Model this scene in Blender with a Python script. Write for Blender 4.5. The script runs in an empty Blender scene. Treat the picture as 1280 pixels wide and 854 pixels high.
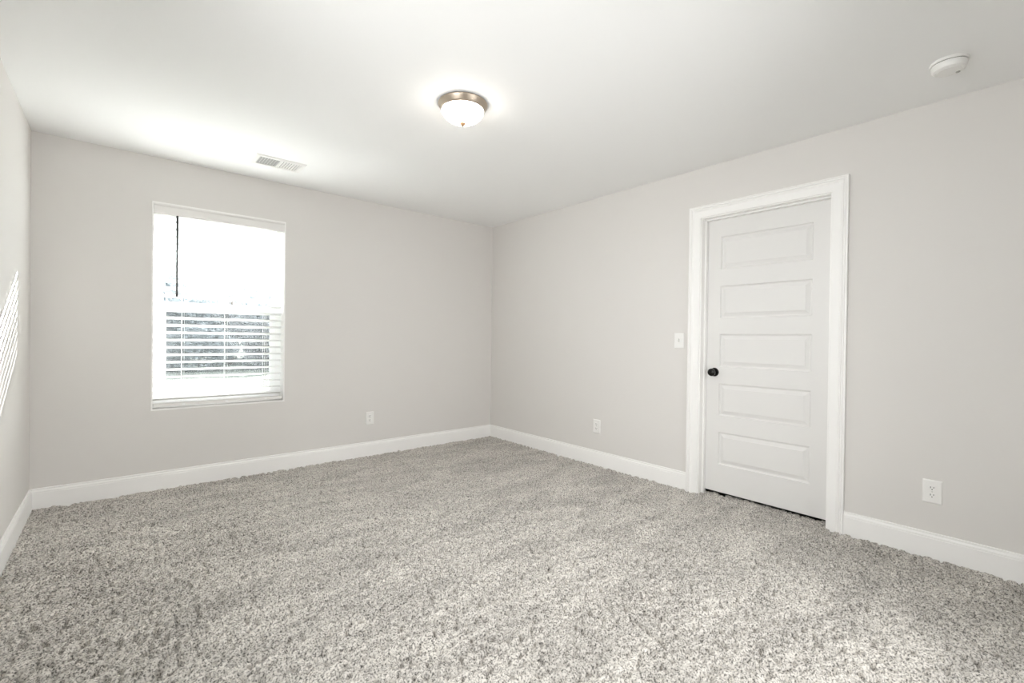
import bpy, bmesh, math, random
import numpy as np
from mathutils import Vector, Matrix

S = bpy.context.scene
COL = S.collection
random.seed(7)
H, W, D = 2.44, 3.754, 5.0            # ceiling height, room width (x from -W to 0), room depth (y from -D to 0)

# ------------------------------------------------------------------ camera
cam_d = bpy.data.cameras.new('camera')
cam = bpy.data.objects.new('camera', cam_d)
COL.objects.link(cam)
yaw, pitch, roll = 0.70713, -0.00661, 0.0127
fw = Vector((math.sin(yaw) * math.cos(pitch), math.cos(yaw) * math.cos(pitch), math.sin(pitch)))
rt = Vector((math.cos(yaw), -math.sin(yaw), 0))
up = rt.cross(fw)
r2 = rt * math.cos(roll) + up * math.sin(roll)
u2 = up * math.cos(roll) - rt * math.sin(roll)
m = Matrix((r2, u2, -fw)).transposed().to_4x4()
m.translation = Vector((-3.32416, -4.26131, 1.14669))
cam.matrix_world = m
cam_d.sensor_width = 36.0
cam_d.lens = 36.0 * 576.16 / 1280.0
cam_d.clip_start = 0.05
S.camera = cam

# ------------------------------------------------------------------ light
world = bpy.data.worlds.new('sky')
S.world = world
world.use_nodes = True
bg = world.node_tree.nodes['Background']
bg.inputs['Color'].default_value = (0.91, 0.96, 1.0, 1)
bg.inputs['Strength'].default_value = 3.0

SUN = Vector((-0.624, -0.495, -0.29)).normalized()
sun_d = bpy.data.lights.new('sun', 'SUN')
sun_d.energy = 30.0
sun_d.angle = math.radians(0.6)
sun_d.color = (1.0, 0.985, 0.975)
sun = bpy.data.objects.new('sun', sun_d)
sun.rotation_euler = SUN.to_track_quat('-Z', 'Y').to_euler()
sun.location = (8, 6, 9)
COL.objects.link(sun)

def area(name, loc, direction, sx, sy, power, color, spread=105):
    d = bpy.data.lights.new(name, 'AREA')
    d.shape = 'RECTANGLE'
    d.size, d.size_y = sx, sy
    d.energy = power
    d.color = color
    d.spread = math.radians(spread)                       # narrow beam spares the floor and ceiling near each fill light
    o = bpy.data.objects.new(name, d)
    o.location = loc
    o.rotation_euler = Vector(direction).to_track_quat('-Z', 'Z').to_euler()
    COL.objects.link(o)
    return o
# added fill light on the left wall, out of frame beside the camera
area('side_fill_light', (-W + 0.035, -3.10, 1.20), (1, 0.12, -0.10), 2.0, 1.05, 12.0, (0.98, 0.99, 1.0), 128)
# added fill light on the wall behind the camera
area('rear_fill_light', (-1.9, -D + 0.035, 1.30), (-0.36, 1, -0.20), 2.4, 1.25, 14.0, (0.98, 0.99, 1.0), 125)
LAMP_EMISSION = 5.5

vs = S.view_settings
vs.view_transform = 'Standard'
vs.look = 'None'
vs.gamma = 1.0
vs.exposure = 1.72
vs.use_curve_mapping = False
S.cycles.max_bounces = 12
S.cycles.diffuse_bounces = 8
S.cycles.transparent_max_bounces = 16
S.cycles.caustics_reflective = False
S.cycles.caustics_refractive = False
S.cycles.sample_clamp_indirect = 8.0
S.cycles.use_denoising = True

# ------------------------------------------------------------------ materials
def new_mat(name):
    mt = bpy.data.materials.new(name)
    mt.use_nodes = True
    nt = mt.node_tree
    return mt, nt, nt.nodes['Principled BSDF']

def paint(name, col, rough=0.5, bump=0.0, scale=300.0, spec=0.3, metal=0.0, vary=0.0):
    mt, nt, b = new_mat(name)
    b.inputs['Base Color'].default_value = (*col, 1)
    b.inputs['Roughness'].default_value = rough
    b.inputs['Specular IOR Level'].default_value = spec
    b.inputs['Metallic'].default_value = metal
    tc = nt.nodes.new('ShaderNodeTexCoord')
    nz = nt.nodes.new('ShaderNodeTexNoise')
    nz.inputs['Scale'].default_value = scale
    nz.inputs['Detail'].default_value = 3
    nt.links.new(tc.outputs['Object'], nz.inputs['Vector'])
    if bump > 0:
        bp = nt.nodes.new('ShaderNodeBump')
        bp.inputs['Strength'].default_value = bump
        bp.inputs['Distance'].default_value = 0.001
        nt.links.new(nz.outputs['Fac'], bp.inputs['Height'])
        nt.links.new(bp.outputs['Normal'], b.inputs['Normal'])
    if vary > 0:
        mx = nt.nodes.new('ShaderNodeMix')
        mx.data_type = 'RGBA'
        mx.inputs['A'].default_value = (*[c * (1 - vary) for c in col], 1)
        mx.inputs['B'].default_value = (*[min(1, c * (1 + vary)) for c in col], 1)
        nt.links.new(nz.outputs['Fac'], mx.inputs['Factor'])
        nt.links.new(mx.outputs['Result'], b.inputs['Base Color'])
    return mt

M_WALL = paint('greige_wall_paint', (0.735, 0.714, 0.690), 0.75, 0.10, 260, 0.2)
M_CEIL = paint('white_ceiling_paint', (0.92, 0.92, 0.915), 0.85, 0.10, 200, 0.15)
M_TRIM = paint('white_trim_paint', (0.92, 0.91, 0.895), 0.38, 0.02, 120, 0.4)
M_DOOR = paint('white_door_paint', (0.78, 0.77, 0.755), 0.40, 0.04, 160, 0.4)
M_PLASTIC = paint('white_plastic', (0.87, 0.86, 0.84), 0.35, 0.01, 300, 0.45)
M_SLOT = paint('dark_slot', (0.03, 0.028, 0.025), 0.7, 0.01, 300, 0.2)
M_GREYGAP = paint('grey_gap', (0.10, 0.10, 0.095), 0.7, 0.01, 300, 0.2)
M_DUCT = paint('grey_duct', (0.42, 0.42, 0.41), 0.7, 0.01, 300, 0.2)
M_VINYL = paint('white_vinyl', (0.88, 0.88, 0.875), 0.40, 0.01, 300, 0.4)
M_SLAT = paint('white_slat', (0.88, 0.88, 0.87), 0.45, 0.02, 250, 0.35)
M_VALANCE = paint('white_valance', (0.82, 0.805, 0.785), 0.45, 0.02, 250, 0.35)
M_CORD = paint('white_cord', (0.85, 0.85, 0.84), 0.8, 0.02, 900, 0.1)
M_WAND = paint('grey_plastic', (0.07, 0.072, 0.07), 0.45, 0.01, 300, 0.3)
M_BLACK = paint('matte_black_metal', (0.006, 0.0055, 0.005), 0.22, 0.01, 400, 0.3)
M_NICKEL = paint('brushed_nickel', (0.42, 0.35, 0.28), 0.38, 0.02, 500, 0.5, 0.85)
M_BRONZE = paint('warm_bronze_finial', (0.40, 0.24, 0.13), 0.40, 0.02, 500, 0.5, 0.6)
M_STEEL = paint('steel_screw', (0.62, 0.61, 0.58), 0.4, 0.01, 500, 0.5, 0.5)
M_GRASS = paint('grass', (0.20, 0.21, 0.18), 0.9, 0.3, 9, 0.1, 0, 0.35)
M_BARK = paint('bark', (0.16, 0.13, 0.11), 0.9, 0.4, 30, 0.1, 0, 0.3)
M_LEAF = paint('grey_green_leaf', (0.26, 0.28, 0.29), 0.8, 0.02, 3, 0.2, 0, 0.35)
M_SIDING = paint('house_siding', (0.55, 0.54, 0.52), 0.8, 0.05, 40, 0.2)
M_ROOF = paint('roof_shingle', (0.10, 0.095, 0.09), 0.9, 0.3, 60, 0.1, 0, 0.3)

def m_carpet():
    mt, nt, b = new_mat('grey_carpet')
    b.inputs['Roughness'].default_value = 0.95
    b.inputs['Specular IOR Level'].default_value = 0.05
    N = nt.nodes.new
    L = nt.links.new
    tc = N('ShaderNodeTexCoord')
    fine = N('ShaderNodeTexNoise')
    fine.inputs['Scale'].default_value = 150
    fine.inputs['Detail'].default_value = 2.0
    fine.inputs['Roughness'].default_value = 0.6
    L(tc.outputs['Object'], fine.inputs['Vector'])
    ramp = N('ShaderNodeValToRGB')
    e = ramp.color_ramp.elements
    e[0].position = 0.31
    e[0].color = (0.09, 0.085, 0.078, 1)
    e[1].position = 0.56
    e[1].color = (0.68, 0.647, 0.60, 1)
    L(fine.outputs['Fac'], ramp.inputs['Fac'])
    # footprints and vacuum strokes in the nap
    mp = N('ShaderNodeMapping')
    mp.inputs['Rotation'].default_value = (0, 0, math.radians(-28))
    mp.inputs['Scale'].default_value = (1.0, 2.6, 1.0)
    L(tc.outputs['Object'], mp.inputs['Vector'])
    nap = N('ShaderNodeTexNoise')
    nap.inputs['Scale'].default_value = 2.3
    nap.inputs['Detail'].default_value = 3.5
    nap.inputs['Roughness'].default_value = 0.55
    nap.inputs['Distortion'].default_value = 0.7
    L(mp.outputs['Vector'], nap.inputs['Vector'])
    r2_ = N('ShaderNodeValToRGB')
    e = r2_.color_ramp.elements
    e[0].position = 0.38
    e[0].color = (0.86, 0.86, 0.86, 1)
    e[1].position = 0.62
    e[1].color = (1.08, 1.08, 1.08, 1)
    L(nap.outputs['Fac'], r2_.inputs['Fac'])
    mx = N('ShaderNodeMix')
    mx.data_type = 'RGBA'
    mx.blend_type = 'MULTIPLY'
    mx.inputs['Factor'].default_value = 1.0
    L(ramp.outputs['Color'], mx.inputs['A'])
    L(r2_.outputs['Color'], mx.inputs['B'])
    L(mx.outputs['Result'], b.inputs['Base Color'])
    return mt
M_CARPET = m_carpet()

def m_glass():
    mt, nt, b = new_mat('window_glass')
    out = nt.nodes['Material Output']
    tr = nt.nodes.new('ShaderNodeBsdfTransparent')
    tr.inputs['Color'].default_value = (0.95, 0.97, 0.97, 1)
    gl = nt.nodes.new('ShaderNodeBsdfGlossy')
    gl.inputs['Roughness'].default_value = 0.02
    mx = nt.nodes.new('ShaderNodeMixShader')
    mx.inputs[0].default_value = 0.012
    nt.links.new(tr.outputs[0], mx.inputs[1])
    nt.links.new(gl.outputs[0], mx.inputs[2])
    nt.links.new(mx.outputs[0], out.inputs['Surface'])
    return mt
M_GLASS = m_glass()

def m_screen():
    mt, nt, b = new_mat('insect_screen_mesh')
    out = nt.nodes['Material Output']
    b.inputs['Base Color'].default_value = (0.10, 0.10, 0.105, 1)
    b.inputs['Roughness'].default_value = 0.7
    tr = nt.nodes.new('ShaderNodeBsdfTransparent')
    mx = nt.nodes.new('ShaderNodeMixShader')
    mx.inputs[0].default_value = 0.5
    nt.links.new(tr.outputs[0], mx.inputs[1])
    nt.links.new(b.outputs[0], mx.inputs[2])
    nt.links.new(mx.outputs[0], out.inputs['Surface'])
    return mt
M_SCREEN = m_screen()

def m_lampglass():
    mt, nt, b = new_mat('lit_frosted_glass')
    b.inputs['Base Color'].default_value = (0.95, 0.93, 0.90, 1)
    b.inputs['Roughness'].default_value = 0.3
    b.inputs['Emission Color'].default_value = (1.0, 0.94, 0.86, 1)
    b.inputs['Emission Strength'].default_value = LAMP_EMISSION
    return mt
M_LAMP = m_lampglass()

# ------------------------------------------------------------------ helpers
def add_box(bm, x0, x1, y0, y1, z0, z1):
    v = [bm.verts.new((x, y, z)) for x in (x0, x1) for y in (y0, y1) for z in (z0, z1)]
    for f in ((0, 1, 3, 2), (4, 6, 7, 5), (0, 4, 5, 1), (2, 3, 7, 6), (0, 2, 6, 4), (1, 5, 7, 3)):
        bm.faces.new([v[i] for i in f])

def add_loft(bm, rings, closed=True, caps=True):
    """Join rings of points (all the same length) into a skin."""
    vs_ = [[bm.verts.new(p) for p in r] for r in rings]
    n = len(vs_[0])
    for a, b in zip(vs_, vs_[1:]):
        for i in range(n if closed else n - 1):
            j = (i + 1) % n
            bm.faces.new((a[i], a[j], b[j], b[i]))
    if caps:
        bm.faces.new(vs_[0][::-1])
        bm.faces.new(vs_[-1])

def add_lathe(bm, prof, c=(0, 0, 0), axis='z', seg=48):
    """prof: list of (radius, height) revolved about an axis through c."""
    c = Vector(c)
    rings = []
    for r, h in prof:
        ring = []
        for k in range(seg):
            a = 2 * math.pi * k / seg
            p = {'z': (r * math.cos(a), r * math.sin(a), h),
                 'x': (h, r * math.cos(a), r * math.sin(a)),
                 'y': (r * math.cos(a), h, r * math.sin(a))}[axis]
            ring.append(c + Vector(p))
        rings.append(ring)
    add_loft(bm, rings)

def add_tube(bm, p0, p1, r, seg=8):
    p0, p1 = Vector(p0), Vector(p1)
    d = (p1 - p0).normalized()
    a = d.orthogonal().normalized()
    b = d.cross(a)
    add_loft(bm, [[p + a * r * math.cos(2 * math.pi * k / seg) + b * r * math.sin(2 * math.pi * k / seg)
                   for k in range(seg)] for p in (p0, p1)])

def obj(name, bm, mat, parent=None, smooth=False, bevel=0.0, seg=2):
    bmesh.ops.recalc_face_normals(bm, faces=bm.faces)
    me = bpy.data.meshes.new(name)
    bm.to_mesh(me)
    bm.free()
    me.materials.append(mat)
    o = bpy.data.objects.new(name, me)
    COL.objects.link(o)
    if parent is not None:
        o.parent = parent
    if bevel > 0:
        md = o.modifiers.new('bevel', 'BEVEL')
        md.width = bevel
        md.segments = seg
        md.limit_method = 'ANGLE'
        md.angle_limit = math.radians(40)
    if smooth:
        for p in me.polygons:
            p.use_smooth = True
        me.set_sharp_from_angle(angle=math.radians(35))
    return o

def tag(o, label, cat, kind=None, group=None):
    o['label'] = label
    o['category'] = cat
    if kind:
        o['kind'] = kind
    if group:
        o['group'] = group
    return o

def thing(name, label, cat, loc=(0, 0, 0), kind=None, group=None, rot=(0, 0, 0)):
    o = bpy.data.objects.new(name, None)
    o.location = loc
    o.rotation_euler = rot
    o.empty_display_size = 0.05
    COL.objects.link(o)
    return tag(o, label, cat, kind, group)

def boxes(*bs):
    bm = bmesh.new()
    for b in bs:
        add_box(bm, *b)
    return bm

# ------------------------------------------------------------------ room shell
WX0, WX1, WZ0, WZ1 = -3.1305, -2.2495, 0.594, 2.106      # clear window recess
LIN = 0.010                                              # white liner around it
ox0, ox1, oz0, oz1 = WX0 - LIN, WX1 + LIN, WZ0 - LIN, WZ1 + LIN
T = 0.15
tag(obj('wall_back', boxes((-W - T, ox0, 0, T, -0.1, H + 0.1), (ox1, T, 0, T, -0.1, H + 0.1),
                           (ox0, ox1, 0, T, -0.1, oz0), (ox0, ox1, 0, T, oz1, H + 0.1)), M_WALL),
    'greige painted wall with the blind-covered window', 'wall', 'structure')
DY0, DY1, DZ = -2.535, -3.387, 2.076                     # rough door opening
WT = 0.116
tag(obj('wall_right', boxes((0, WT, DY0, 0, -0.1, H + 0.1), (0, WT, -D, DY1, -0.1, H + 0.1),
                            (0, WT, DY1, DY0, DZ, H + 0.1)), M_WALL),
    'greige painted wall holding the white panel door', 'wall', 'structure')
tag(obj('wall_left', boxes((-W - T, -W, -D, 0, -0.1, H + 0.1)), M_WALL),
    'greige wall at far left with sunlight streaks', 'wall', 'structure')
tag(obj('wall_front', boxes((-W - T, T, -D - T, -D, -0.1, H + 0.1)), M_WALL),
    'greige painted wall behind the camera', 'wall', 'structure')
tag(obj('ceiling', boxes((-W - T, 1.0, -D - T, T, H, H + 0.12)), M_CEIL),
    'flat white painted ceiling', 'ceiling', 'structure')
tag(obj('wall_closet_blocker', boxes((0.9, 1.0, -3.9, -2.0, -0.1, H), (WT, 0.9, -2.1, -2.0, -0.1, H), (WT, 0.9, -3.9, -3.8, -0.1, H)), M_WALL),
    'added closet walls beyond the closed door, keeping its gap dark', 'wall', 'structure')  # unseen box added to block the sky under the door

# carpeted floor: one dense sheet of tufts
def make_floor():
    step = 0.0058
    x0, x1, y0, y1 = -W, 0.115, -D, 0.0
    nx, ny = int((x1 - x0) / step) + 1, int((y1 - y0) / step) + 1
    rng = np.random.default_rng(3)

    def field(k):
        """smooth random field, blur radius k cells"""
        a = rng.standard_normal((ny, nx))
        ker = np.exp(-0.5 * (np.arange(-3 * k, 3 * k + 1) / k) ** 2)
        ker /= ker.sum()
        pad = len(ker) // 2
        for ax in (0, 1):
            p = np.pad(a, [(pad, pad) if i == ax else (0, 0) for i in (0, 1)], mode='wrap')
            a = sum(w * np.take(p, range(i, i + a.shape[ax]), axis=ax) for i, w in enumerate(ker))
        return a / a.std()
    f = field(1)
    t_ = np.clip((-0.35 - f) / 0.9, 0, 1)
    h = 0.0030 * f + 0.0016 * rng.standard_normal((ny, nx)) + 0.0012 * field(6)
    h -= 0.017 * t_ * t_ * (3 - 2 * t_)                       # gaps between the tufts
    xs = np.linspace(x0, x1, nx)
    ys = np.linspace(y0, y1, ny)
    X, Y = np.meshgrid(xs, ys)
    X = X + rng.uniform(-0.0016, 0.0016, X.shape)
    Y = Y + rng.uniform(-0.0016, 0.0016, Y.shape)
    # pressed lines left by furniture feet and by the vacuum
    for (ax, ay, bx, by, wd, dp) in DENTS:
        dx, dy = bx - ax, by - ay
        L = math.hypot(dx, dy)
        t = np.clip(((X - ax) * dx + (Y - ay) * dy) / (L * L), 0, 1)
        dist = np.hypot(X - ax - t * dx, Y - ay - t * dy)
        h -= dp * np.exp(-(dist / wd) ** 2)
    co = np.stack([X, Y, h], -1).reshape(-1, 3).astype(np.float32)
    idx = np.arange(nx * ny, dtype=np.int32).reshape(ny, nx)
    q = np.stack([idx[:-1, :-1], idx[:-1, 1:], idx[1:, 1:], idx[1:, :-1]], -1).reshape(-1, 4)
    me = bpy.data.meshes.new('floor')
    me.vertices.add(len(co))
    me.vertices.foreach_set('co', co.ravel())
    me.loops.add(q.size)
    me.loops.foreach_set('vertex_index', q.ravel().astype(np.int32))
    me.polygons.add(len(q))
    me.polygons.foreach_set('loop_start', np.arange(0, q.size, 4, dtype=np.int32))
    me.update(calc_edges=True)
    me.polygons.foreach_set('use_smooth', np.ones(len(q), dtype=bool))
    me.materials.append(M_CARPET)
    o = bpy.data.objects.new('floor', me)
    COL.objects.link(o)
    return tag(o, 'grey speckled wall-to-wall carpet with vacuum marks', 'floor', 'structure')
DENTS = [(-0.53, -3.72, -0.72, -3.60, 0.012, 0.012), (-0.42, -4.22, -0.55, -4.16, 0.012, 0.010),
         (-0.42, -1.62, -0.62, -1.48, 0.010, 0.008), (-0.47, -1.66, -0.67, -1.52, 0.010, 0.008)]
make_floor()
tag(obj('floor', boxes((-W, 1.0, -D, 0.0, -0.1, -0.06)), paint('subfloor', (0.12, 0.11, 0.10), 0.9, 0.05)),
    'dark subfloor under the carpet and door gap', 'floor', 'structure')

# ------------------------------------------------------------------ baseboards
BASE = [(0.0, -0.02), (0.0145, -0.02), (0.0145, 0.104), (0.0125, 0.106), (0.0125, 0.109), (0.0140, 0.1105),
        (0.0130, 0.116), (0.0095, 0.121), (0.0080, 0.124), (0.0080, 0.1265), (0.0090, 0.128), (0.0085, 0.134),
        (0.0070, 0.1352), (0.0, 0.1352)]
def baseboard(name, p0, p1, n, label, e0=0, e1=0):
    """p0 to p1 along the wall, n the way into the room, e = mitre at each end"""
    bm = bmesh.new()
    p0, p1, n = Vector((*p0, 0)), Vector((*p1, 0)), Vector((*n, 0))
    d = (p1 - p0).normalized()
    add_loft(bm, [[p + n * t + d * (t * e) + Vector((0, 0, z)) for t, z in BASE] for p, e in ((p0, e0), (p1, -e1))])
    return tag(obj(name, bm, M_TRIM), label, 'baseboard', 'structure')
baseboard('baseboard_back', (-W, 0), (0, 0), (0, -1), 'white baseboard along the window wall', 1, 1)
baseboard('baseboard_left', (-W, 0), (-W, -D), (1, 0), 'white baseboard along the left wall', 1, 0)
baseboard('baseboard_right', (0, 0), (0, -2.459), (-1, 0), 'white baseboard between far corner and door casing', 1, 0)
baseboard('baseboard_right', (0, -3.463), (0, -D), (-1, 0), 'white baseboard right of the door under the outlet', 0, 0)

# ------------------------------------------------------------------ door, jamb and casing
CY0, CY1, CZ = -2.543, -3.379, 2.067                    # inner edge of the casing
CAS = [(0, 0), (0, 0.0095), (0.002, 0.0115), (0.006, 0.0120), (0.046, 0.0135), (0.050, 0.0155), (0.054, 0.0185),
       (0.058, 0.0195), (0.0605, 0.0190), (0.0615, 0.0130), (0.0645, 0.0130), (0.066, 0.0195), (0.070, 0.0215),
       (0.0725, 0.0215), (0.0740, 0.0165), (0.0770, 0.0165), (0.0785, 0.0220), (0.084, 0.0220), (0.086, 0.0205), (0.086, 0)]
bm = bmesh.new()
add_loft(bm, [[(-t, CY0 + w, -0.01) for w, t in CAS], [(-t, CY0 + w, CZ + w) for w, t in CAS],
              [(-t, CY1 - w, CZ + w) for w, t in CAS], [(-t, CY1 - w, -0.01) for w, t in CAS]])
tag(obj('trim_1', bm, M_TRIM), 'white stepped casing framing the door', 'door casing', 'structure')

JY0, JY1, JZ = -2.551, -3.371, 2.060
jamb = tag(obj('trim_2', boxes((-0.001, WT, JY0, DY0, -0.02, JZ), (-0.001, WT, DY1, JY1, -0.02, JZ),
                               (-0.001, WT, DY1, DY0, JZ, DZ)), M_TRIM),
           'white jamb lining the door opening', 'door jamb', 'structure')
obj('door_stop', boxes((0.044, 0.079, JY0 - 0.011, JY0, -0.02, JZ), (0.044, 0.079, JY1, JY1 + 0.011, -0.02, JZ),
                       (0.044, 0.079, JY1, JY0, JZ - 0.011, JZ)), M_TRIM, jamb, bevel=0.002)

SX0, SX1 = 0.081, 0.116
SY0, SY1, SZ0, SZ1 = JY0 - 0.003, JY1 + 0.003, 0.024, JZ - 0.003
PANELS = [(1.680, 1.922), (1.318, 1.556), (0.956, 1.199), (0.593, 0.832), (0.229, 0.470)]
PY0, PY1 = -2.657, -3.255
def make_door():
    bm = bmesh.new()
    ys = [SY0, PY0, PY1, SY1]
    zs = [SZ0]
    for a, b in PANELS[::-1]:
        zs += [a, b]
    zs.append(SZ1)
    for i in range(3):
        for j in range(len(zs) - 1):
            if i == 1 and j % 2 == 1:
                continue
            bm.faces.new([bm.verts.new((SX0, y, z)) for y, z in
                          ((ys[i], zs[j]), (ys[i + 1], zs[j]), (ys[i + 1], zs[j + 1]), (ys[i], zs[j + 1]))])
    # moulded panels: a cove down, a flat, a bevel up to the raised field
    prof = [(0.0, 0.0), (0.0015, 0.005), (0.005, 0.0100), (0.009, 0.0120), (0.013, 0.0122), (0.015, 0.0118), (0.036, 0.0040), (0.0365, 0.0022), (0.038, 0.0016)]
    for z0, z1 in PANELS:
        rings = [[(SX0 + d, PY0 - w, z0 + w), (SX0 + d, PY1 + w, z0 + w), (SX0 + d, PY1 + w, z1 - w), (SX0 + d, PY0 - w, z1 - w)]
                 for w, d in prof]
        vr = [[bm.verts.new(p) for p in r] for r in rings]
        for a, b in zip(vr, vr[1:]):
            for i in range(4):
                bm.faces.new((a[i], a[(i + 1) % 4], b[(i + 1) % 4], b[i]))
        bm.faces.new(vr[-1])
    # edges and back
    c = [(SY0, SZ0), (SY1, SZ0), (SY1, SZ1), (SY0, SZ1)]
    f = [bm.verts.new((SX0, *p)) for p in c]
    b = [bm.verts.new((SX1, *p)) for p in c]
    for i in range(4):
        bm.faces.new((f[i], f[(i + 1) % 4], b[(i + 1) % 4], b[i]))
    bm.faces.new(b)
    bmesh.ops.remove_doubles(bm, verts=bm.verts, dist=1e-5)
    return obj('door_1', bm, M_DOOR)
door = tag(make_door(), 'white five-panel door with a black knob', 'door', 'structure')
KY, KZ = -2.622, 0.914
bm = bmesh.new()
add_lathe(bm, [(0.001, -0.001), (0.032, -0.001), (0.0325, 0.003), (0.030, 0.0075), (0.022, 0.0095), (0.001, 0.0095)], (0, 0, 0), 'x', 40)
bmesh.ops.transform(bm, matrix=Matrix.Translation((SX0, KY, KZ)) @ Matrix.Scale(-1, 4, (1, 0, 0)), verts=bm.verts)
rose = obj('knob_rosette', bm, M_BLACK, door, smooth=True)
bm = bmesh.new()
add_lathe(bm, [(0.011, 0.008), (0.0105, 0.022), (0.013, 0.027), (0.0205, 0.032), (0.0265, 0.039), (0.0285, 0.047),
               (0.0275, 0.055), (0.0225, 0.0605), (0.012, 0.063), (0.001, 0.0635)], (0, 0, 0), 'x', 40)
bmesh.ops.transform(bm, matrix=Matrix.Translation((SX0, KY, KZ)) @ Matrix.Scale(-1, 4, (1, 0, 0)), verts=bm.verts)
knob = obj('door_knob', bm, M_BLACK, door, smooth=True)
knob['label'] = 'round matte black door knob'

# ------------------------------------------------------------------ window
FY0, FY1 = 0.098, 0.15
win = thing('window_1', 'white single-hung window behind the slatted blind', 'window', (0, 0, 0), 'structure')
bm = boxes((ox0, WX0, -0.0005, T, oz0, oz1), (WX1, ox1, -0.0005, T, oz0, oz1), (WX0, WX1, -0.0005, T, oz0, WZ0), (WX0, WX1, -0.0005, T, WZ1, oz1))
obj('window_liner', bm, M_TRIM, win)
fr = 0.040
obj('window_frame', boxes((WX0, WX0 + fr, FY0, FY1, WZ0, WZ1), (WX1 - fr, WX1, FY0, FY1, WZ0, WZ1),
                          (WX0 + fr, WX1 - fr, FY0, FY1, WZ0, WZ0 + fr), (WX0 + fr, WX1 - fr, FY0, FY1, WZ1 - fr, WZ1)), M_VINYL, win)
MR = 1.352
def sash(y0, y1, z0, z1, st, top, bot):
    x0, x1 = WX0 + fr, WX1 - fr
    s = obj('window_sash', boxes((x0, x0 + st, y0, y1, z0, z1), (x1 - st, x1, y0, y1, z0, z1),
                                 (x0 + st, x1 - st, y0, y1, z0, z0 + bot), (x0 + st, x1 - st, y0, y1, z1 - top, z1)), M_VINYL, win)
    ym = (y0 + y1) / 2
    obj('window_pane', boxes((x0 + st, x1 - st, ym - 0.002, ym + 0.002, z0 + bot, z1 - top)), M_GLASS, s)
    return s
sash(0.126, 0.146, MR - 0.018, WZ1 - fr, 0.024, 0.026, 0.036)
sash(0.101, 0.124, WZ0 + fr, MR + 0.020, 0.042, 0.036, 0.045)
obj('sash_lock', boxes((-2.72, -2.66, 0.090, 0.101, MR - 0.004, MR + 0.014)), M_VINYL, win, bevel=0.003)
bm = boxes((WX0 + fr, WX1 - fr, 0.1485, 0.1495, WZ0 + fr, MR))
obj('insect_screen', bm, M_SCREEN, win)

# ------------------------------------------------------------------ blind
blind = thing('window_blind', 'white slatted blind hanging in the window, slats tilted open', 'blind', ((WX0 + WX1) / 2, 0.045, 2.10))
BX0, BX1 = WX0 + 0.004, WX1 - 0.005
BYC = 0.047
def put(o):
    """keep world place although parented"""
    o.matrix_parent_inverse = Matrix.Translation(blind.location).inverted()
    return o
put(obj('headrail', boxes((BX0, BX1, 0.018, 0.076, 2.055, 2.103)), M_SLAT, blind, bevel=0.002))
bm = bmesh.new()
vp = [(0.016, 2.0265), (-0.0085, 2.0265), (-0.0105, 2.0285), (-0.0105, 2.034), (-0.0075, 2.0375), (-0.006, 2.041),
      (-0.006, 2.085), (-0.008, 2.089), (-0.0115, 2.093), (-0.0125, 2.0965), (-0.0125, 2.102), (-0.011, 2.1035), (0.016, 2.1035)]
add_loft(bm, [[(x, y, z) for y, z in vp] for x in (WX0 + 0.001, WX1 - 0.001)])
put(obj('valance', bm, M_VALANCE, blind))
PITCH, SLW = 0.0556, 0.063
def tilt_at(z):
    # the upper slats hang open, the lower ones rest with the room edge a little higher
    for (z0, a0), (z1, a1) in (((0.6, -17.0), (1.50, -15.0)), ((1.50, -15.0), (1.58, -15.0)), ((1.58, -15.0), (1.66, -3.5)), ((1.66, -3.5), (2.2, -2.0))):
        if z <= z1:
            return math.radians(a0 + (a1 - a0) * (z - z0) / (z1 - z0))
    return math.radians(-2.0)
BOT = 0.628
zs = []
z = BOT + 0.030
while z < 2.035:
    zs.append(z)
    z += PITCH
bm = bmesh.new()
for z in zs:
    TILT = tilt_at(z)
    pts = []
    nseg = 6
    for side in (1, -1):
        for k in range(nseg + 1):
            s = -0.5 + k / nseg if side == 1 else 0.5 - k / nseg
            a = s * SLW
            crown = 0.0022 * (1 - (2 * s) ** 2) + side * 0.0014
            # s = -0.5 is the room edge, tilted down
            pts.append((BYC + a * math.cos(TILT) - crown * math.sin(TILT), z + a * math.sin(TILT) + crown * math.cos(TILT)))
    add_loft(bm, [[(x, y, zz) for y, zz in pts] for x in (BX0, BX1)])
put(obj('slats', bm, M_SLAT, blind))
put(obj('bottom_rail', boxes((BX0, BX1, BYC - 0.031, BYC + 0.031, BOT - 0.022, BOT)), M_VALANCE, blind, bevel=0.004))
for cx in (-2.955, -2.672, -2.392):
    bm = bmesh.new()
    for yy in (BYC - 0.0305, BYC + 0.0305):
        add_tube(bm, (cx, yy, BOT), (cx, yy, 2.06), 0.0011, 6)
    for z in zs:
        add_tube(bm, (cx, BYC - 0.0305, z - 0.031 * math.sin(tilt_at(z)) - 0.003), (cx, BYC + 0.0305, z + 0.031 * math.sin(tilt_at(z)) - 0.003), 0.0007, 5)
    put(obj('ladder_cord', bm, M_CORD, blind))
    put(obj('lift_cord', (lambda b: (add_tube(b, (cx + 0.012, BYC - 0.032, BOT - 0.01), (cx + 0.012, BYC - 0.032, 2.06), 0.0009, 6), b)[1])(bmesh.new()), M_CORD, blind))
    put(obj('cord_button', boxes((cx + 0.003, cx + 0.021, BYC - 0.034, BYC - 0.0305, BOT - 0.018, BOT - 0.004)), M_SLAT, blind, bevel=0.002))
bm = bmesh.new()
add_tube(bm, (-2.992, -0.006, 2.030), (-2.992, -0.006, 1.455), 0.0082, 6)
add_tube(bm, (-2.992, -0.006, 1.455), (-2.992, -0.006, 1.425), 0.0092, 8)
wand = put(obj('tilt_wand', bm, M_WAND, blind))
wand['label'] = 'thin grey tilt wand'

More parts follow.
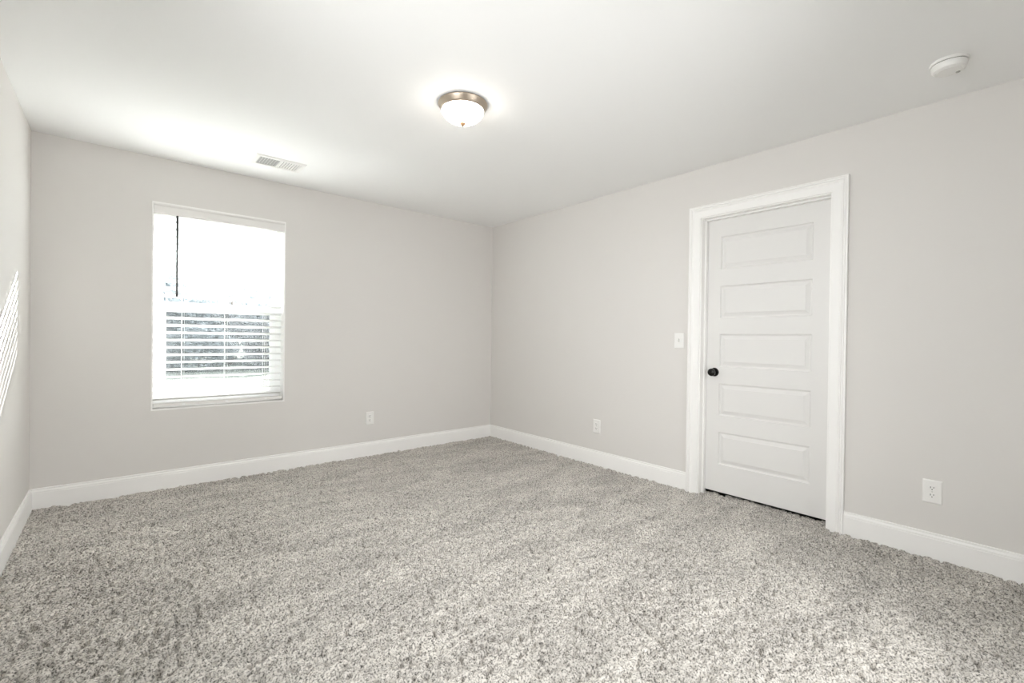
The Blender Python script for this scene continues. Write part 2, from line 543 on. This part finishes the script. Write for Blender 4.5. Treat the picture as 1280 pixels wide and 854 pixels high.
# ------------------------------------------------------------------ ceiling lamp
LX, LY = -1.883, -2.132
lamp = thing('ceiling_lamp', 'lit round dome flush-mount lamp on the ceiling with nickel rim', 'ceiling lamp', (LX, LY, H))
bm = bmesh.new()
add_lathe(bm, [(0.010, 0.0), (0.118, 0.0), (0.134, -0.004), (0.1365, -0.009), (0.1355, -0.013), (0.130, -0.021), (0.124, -0.031),
               (0.119, -0.038), (0.1155, -0.040), (0.1135, -0.038), (0.115, -0.030), (0.010, -0.026)], seg=72)
obj('lamp_rim', bm, M_NICKEL, lamp, smooth=True)
bm = bmesh.new()
R0, DH = 0.1155, 0.072
prof = [(R0 * math.cos(a), -0.036 - DH * math.sin(a)) for a in [i * math.pi / 2 / 14 for i in range(14)]] + [(0.004, -0.036 - DH)]
add_lathe(bm, prof, seg=64)
obj('glass_dome', bm, M_LAMP, lamp, smooth=True)
bm = bmesh.new()
zf = -0.036 - DH
add_lathe(bm, [(0.0150, zf + 0.004), (0.0160, zf + 0.001), (0.0155, zf - 0.003), (0.0125, zf - 0.007), (0.0105, zf - 0.010), (0.0075, zf - 0.0145), (0.001, zf - 0.0165)], seg=24)
obj('finial', bm, M_BRONZE, lamp, smooth=True)

# ------------------------------------------------------------------ smoke detector
sd = thing('smoke_detector', 'round white smoke detector on the ceiling near the right wall', 'smoke detector', (-0.437, -3.94, H))
bm = bmesh.new()
add_lathe(bm, [(0.005, 0.0), (0.066, 0.0), (0.0675, -0.002), (0.0675, -0.010), (0.066, -0.0125), (0.005, -0.0125)], seg=56)
obj('mounting_base', bm, M_PLASTIC, sd, smooth=True)
bm = bmesh.new()
add_lathe(bm, [(0.005, -0.0125), (0.0605, -0.0125), (0.0605, -0.0152), (0.005, -0.0152)], seg=56)
obj('vent_gap', bm, M_GREYGAP, sd, smooth=True)
bm = bmesh.new()
add_lathe(bm, [(0.005, -0.0150), (0.0632, -0.0150), (0.0636, -0.018), (0.0620, -0.030), (0.0580, -0.040), (0.051, -0.0445), (0.047, -0.0455),
               (0.045, -0.0440), (0.043, -0.0440), (0.041, -0.0458), (0.020, -0.0468), (0.001, -0.0470)], seg=56)
obj('cover', bm, M_PLASTIC, sd, smooth=True)
bm = bmesh.new()
add_lathe(bm, [(0.008, -0.0455), (0.008, -0.0480), (0.0070, -0.0488), (0.001, -0.0488)], (0.028, -0.027, 0), seg=24)
obj('test_button', bm, paint('grey_button', (0.45, 0.44, 0.41), 0.5, 0.01), sd, smooth=True)

# ------------------------------------------------------------------ ceiling vent
VX0, VX1, VY0, VY1 = -2.585, -2.245, -0.585, -0.365
vent = thing('ceiling_vent', 'white slotted air vent on the ceiling above the window', 'air vent', ((VX0 + VX1) / 2, (VY0 + VY1) / 2, H))
vx, vy = (VX1 - VX0) / 2, (VY1 - VY0) / 2
bd = 0.030
bm = bmesh.new()
def rect(a, b, z_):
    return [(-a, -b, z_), (a, -b, z_), (a, b, z_), (-a, b, z_)]
rings = [rect(vx, vy, 0.0), rect(vx, vy, -0.003), rect(vx - 0.008, vy - 0.008, -0.009), rect(vx - bd + 0.004, vy - bd + 0.004, -0.010),
         rect(vx - bd, vy - bd, -0.007), rect(vx - bd, vy - bd, 0.0)]
add_loft(bm, rings, caps=False)
obj('vent_frame', bm, M_PLASTIC, vent)
obj('duct_backing', boxes((-vx + bd - 0.002, vx - bd + 0.002, -vy + bd - 0.002, vy - bd + 0.002, -0.0012, -0.0002)), M_DUCT, vent)
bm = bmesh.new()
n = 16
for i in range(n):
    x = -vx + bd + 0.006 + (2 * (vx - bd) - 0.012) * i / (n - 1)
    lean = -0.006 if x < 0 else 0.006
    y0, y1 = -vy + bd, vy - bd
    v = [bm.verts.new(p) for p in ((x - 0.0008, y0, -0.001), (x + 0.0008, y0, -0.001), (x + 0.0008 + lean, y0, -0.0095), (x - 0.0008 + lean, y0, -0.0095),
                                   (x - 0.0008, y1, -0.001), (x + 0.0008, y1, -0.001), (x + 0.0008 + lean, y1, -0.0095), (x - 0.0008 + lean, y1, -0.0095))]
    for f in ((0, 1, 2, 3), (7, 6, 5, 4), (0, 4, 5, 1), (1, 5, 6, 2), (2, 6, 7, 3), (3, 7, 4, 0)):
        bm.faces.new([v[k] for k in f])
add_box(bm, -0.004, 0.004, -vy + bd, vy - bd, -0.009, -0.001)
obj('louvers', bm, M_PLASTIC, vent)

# ------------------------------------------------------------------ switch and outlets (built facing -y, then turned)
def plate(name, label, cat, loc, rz, w=0.079, h=0.124, group=None):
    t = thing(name, label, cat, loc, None, group, (0, 0, rz))
    bm = bmesh.new()
    a, b = w / 2, h / 2
    rings = []
    for ins, y in ((0, 0.0), (0, -0.002), (0.0035, -0.0060), (0.006, -0.0066)):
        rings.append([(-a + ins, y, -b + ins), (a - ins, y, -b + ins), (a - ins, y, b - ins), (-a + ins, y, b - ins)])
    add_loft(bm, rings)
    obj('wall_plate', bm, M_PLASTIC, t)
    return t
def outlet(label, loc, rz):
    t = plate('power_outlet', label, 'outlet', loc, rz, 0.080, 0.124, 'duplex wall outlets')
    for zc in (0.0195, -0.0195):
        bm = bmesh.new()
        ring = []
        for k in range(32):
            an = 2 * math.pi * k / 32
            ring.append((0.0172 * math.cos(an), max(-0.0142, min(0.0142, 0.0172 * math.sin(an)))))
        add_loft(bm, [[(x, -0.0060, zc + z_) for x, z_ in ring], [(x, -0.0080, zc + z_) for x, z_ in ring], [(x * 0.95, -0.0086, zc + z_ * 0.95) for x, z_ in ring]])
        rc = obj('receptacle', bm, M_PLASTIC, t)
        bm = boxes((-0.0078, -0.0052, -0.0089, -0.0080, zc - 0.0010, zc + 0.0080), (0.0052, 0.0078, -0.0089, -0.0080, zc + 0.0002, zc + 0.0075))
        add_lathe(bm, [(0.0026, -0.0089), (0.0026, -0.0080)], (0, 0, zc - 0.0075), 'y', 12)
        obj('slots', bm, M_SLOT, rc)
    bm = bmesh.new()
    add_lathe(bm, [(0.0030, -0.0060), (0.0030, -0.0074), (0.0022, -0.0080), (0.0005, -0.0081)], (0, 0, 0), 'y', 16)
    obj('screw', bm, M_STEEL, t)
    return t
outlet('white outlet on the window wall, low and right of the window', (-1.4765, 0, 0.3615), 0)
outlet('white outlet low on the wall between far corner and door', (0, -1.578, 0.355), -math.pi / 2)
outlet('white outlet low on the wall right of the door', (0, -3.857, 0.354), -math.pi / 2)
sw = plate('light_switch', 'white toggle light switch beside the door casing', 'light switch', (0, -2.377, 1.148), -math.pi / 2, 0.079, 0.120)
obj('switch_slot', boxes((-0.0052, 0.0052, -0.0069, -0.0060, -0.0125, 0.0125)), paint('switch_slot_shade', (0.50, 0.49, 0.47), 0.5, 0.01), sw)  # grey colour stands in for the shade around the toggle
bm = bmesh.new()
add_loft(bm, [[(-0.0042, -0.0066, -0.010), (0.0042, -0.0066, -0.010), (0.0042, -0.0066, 0.008), (-0.0042, -0.0066, 0.008)],
              [(-0.0034, -0.0165, -0.0135), (0.0034, -0.0165, -0.0135), (0.0034, -0.0165, -0.0065), (-0.0034, -0.0165, -0.0065)]])
obj('toggle', bm, paint('toggle_shade_plastic', (0.70, 0.69, 0.66), 0.4, 0.01), sw, bevel=0.001)  # shading put into the toggle colour, darker than the plate
for zz in (0.0302, -0.0302):
    bm = bmesh.new()
    add_lathe(bm, [(0.0030, -0.0060), (0.0030, -0.0074), (0.0022, -0.0080), (0.0005, -0.0081)], (0, 0, zz), 'y', 16)
    obj('screw', bm, M_PLASTIC, sw)

# ------------------------------------------------------------------ added window frames around the unseen fill lights
w2 = thing('fill_window_side', 'added window frame around the unseen fill light on the left wall', 'window', (-W, -3.10, 1.25), 'structure')
obj('window_frame', boxes((0, 0.05, -1.10, -1.02, -0.74, 0.74), (0, 0.05, 1.02, 1.10, -0.74, 0.74),
                          (0, 0.05, -1.02, 1.02, -0.74, -0.66), (0, 0.05, -1.02, 1.02, 0.66, 0.74)), M_VINYL, w2)
obj('window_pane', boxes((0.002, 0.008, -1.02, 1.02, -0.66, 0.66)), M_GLASS, w2)
w3 = thing('fill_window_rear', 'added window frame around the unseen fill light behind the camera', 'window', (-1.9, -D, 1.30), 'structure')
obj('window_frame', boxes((-1.30, -1.22, 0, 0.05, -0.74, 0.74), (1.22, 1.30, 0, 0.05, -0.74, 0.74),
                          (-1.22, 1.22, 0, 0.05, -0.74, -0.66), (-1.22, 1.22, 0, 0.05, 0.66, 0.74)), M_VINYL, w3)
obj('window_pane', boxes((-1.22, 1.22, 0.002, 0.008, -0.66, 0.66)), M_GLASS, w3)

# ------------------------------------------------------------------ outdoors
GZ = -0.30
tag(obj('ground', boxes((-40, 60, T, 90, GZ - 0.3, GZ)), M_GRASS), 'pale lawn seen through the blind', 'lawn', 'structure')
tag(obj('roof_soffit', boxes((-W - 1.0, 1.6, T, 0.68, 2.215, 2.34)), M_TRIM), 'white eave soffit above the window outdoors', 'eave', 'structure')

def crown_mesh(name, rx, rz, n, seed):
    rnd = random.Random(seed)
    bm = bmesh.new()
    lobes = [(0, 0, 0, 1.0)] + [(rnd.uniform(-.55, .55) * rx, rnd.uniform(-.55, .55) * rx, rnd.uniform(-.5, .55) * rz, rnd.uniform(.4, .65)) for _ in range(9)]
    for _ in range(n):
        lx, ly, lz, ls = rnd.choice(lobes)
        d = Vector((rnd.gauss(0, 1), rnd.gauss(0, 1), rnd.gauss(0, 1))).normalized() * (rnd.random() ** 0.4) * ls
        c = Vector((lx + d.x * rx, ly + d.y * rx, lz + d.z * rz))
        a = Vector((rnd.gauss(0, 1), rnd.gauss(0, 1), rnd.gauss(0, 1))).normalized()
        b = a.orthogonal().normalized()
        s = rnd.uniform(0.09, 0.19)
        bm.faces.new([bm.verts.new(c + a * s * p + b * s * q) for p, q in ((-1, 0), (0, -.5), (1, 0), (0, .5))])
    me = bpy.data.meshes.new(name)
    bm.to_mesh(me)
    bm.free()
    me.materials.append(M_LEAF)
    return me
crowns = [crown_mesh('foliage', 2.0, 2.5, 8500, 1), crown_mesh('foliage', 2.3, 2.1, 8500, 2), crown_mesh('foliage', 1.9, 2.2, 8000, 3)]
bm = bmesh.new()
add_loft(bm, [[(r * math.cos(a), r * math.sin(a), z_) for a in [k * math.pi / 5 for k in range(10)]] for r, z_ in ((.20, -0.1), (.15, .8), (.12, 2.4), (.05, 4.2))])
bmesh.ops.recalc_face_normals(bm, faces=bm.faces)
trunk_me = bpy.data.meshes.new('trunk')
bm.to_mesh(trunk_me)
bm.free()
trunk_me.materials.append(M_BARK)
spots = [(-4.1, 21.5, 1.12, 0), (0.9, 22.0, 0.92, 1), (5.6, 21.8, 0.95, 2), (-1.9, 28.5, 1.15, 2), (3.3, 29.0, 1.10, 1), (8.6, 28.6, 1.15, 0)]
names = ['pale hazy tree outdoors behind the left edge of the blind', 'hazy bushy tree outdoors behind the middle of the blind',
         'hazy tree outdoors behind the right edge of the blind', 'farther hazy tree outdoors, second from the left through the blind',
         'farther hazy tree outdoors behind the right half of the blind', 'farthest right hazy tree outdoors, past the window edge']
for (x, y, s, k), lb in zip(spots, names):
    t = thing('tree', lb, 'tree', (x, y, GZ), None, 'trees beyond the lawn', (0, 0, x * 1.7))
    t.scale = (s, s, s)
    for nm, me, zz in (('trunk', trunk_me, 0), ('crown', crowns[k], 2.2)):
        o = bpy.data.objects.new(nm, me)
        o.location.z = zz
        o.parent = t
        COL.objects.link(o)
for i, x in enumerate((-3.4, -0.9, 1.6, 4.1)):
    t = thing('shrub', 'low grey-green shrub at the lawn edge, seen dimly through the lower blind', 'shrub', (x, 17.6, GZ), None, 'shrubs at the lawn edge', (0, 0, i * 2.1))
    for nm, me, zz, sc in (('stem', trunk_me, 0, 0.25), ('foliage', crowns[i % 3], 0.95, 0.5)):
        o = bpy.data.objects.new(nm, me)
        o.location.z = zz
        o.scale = (sc, sc, sc)
        o.parent = t
        COL.objects.link(o)
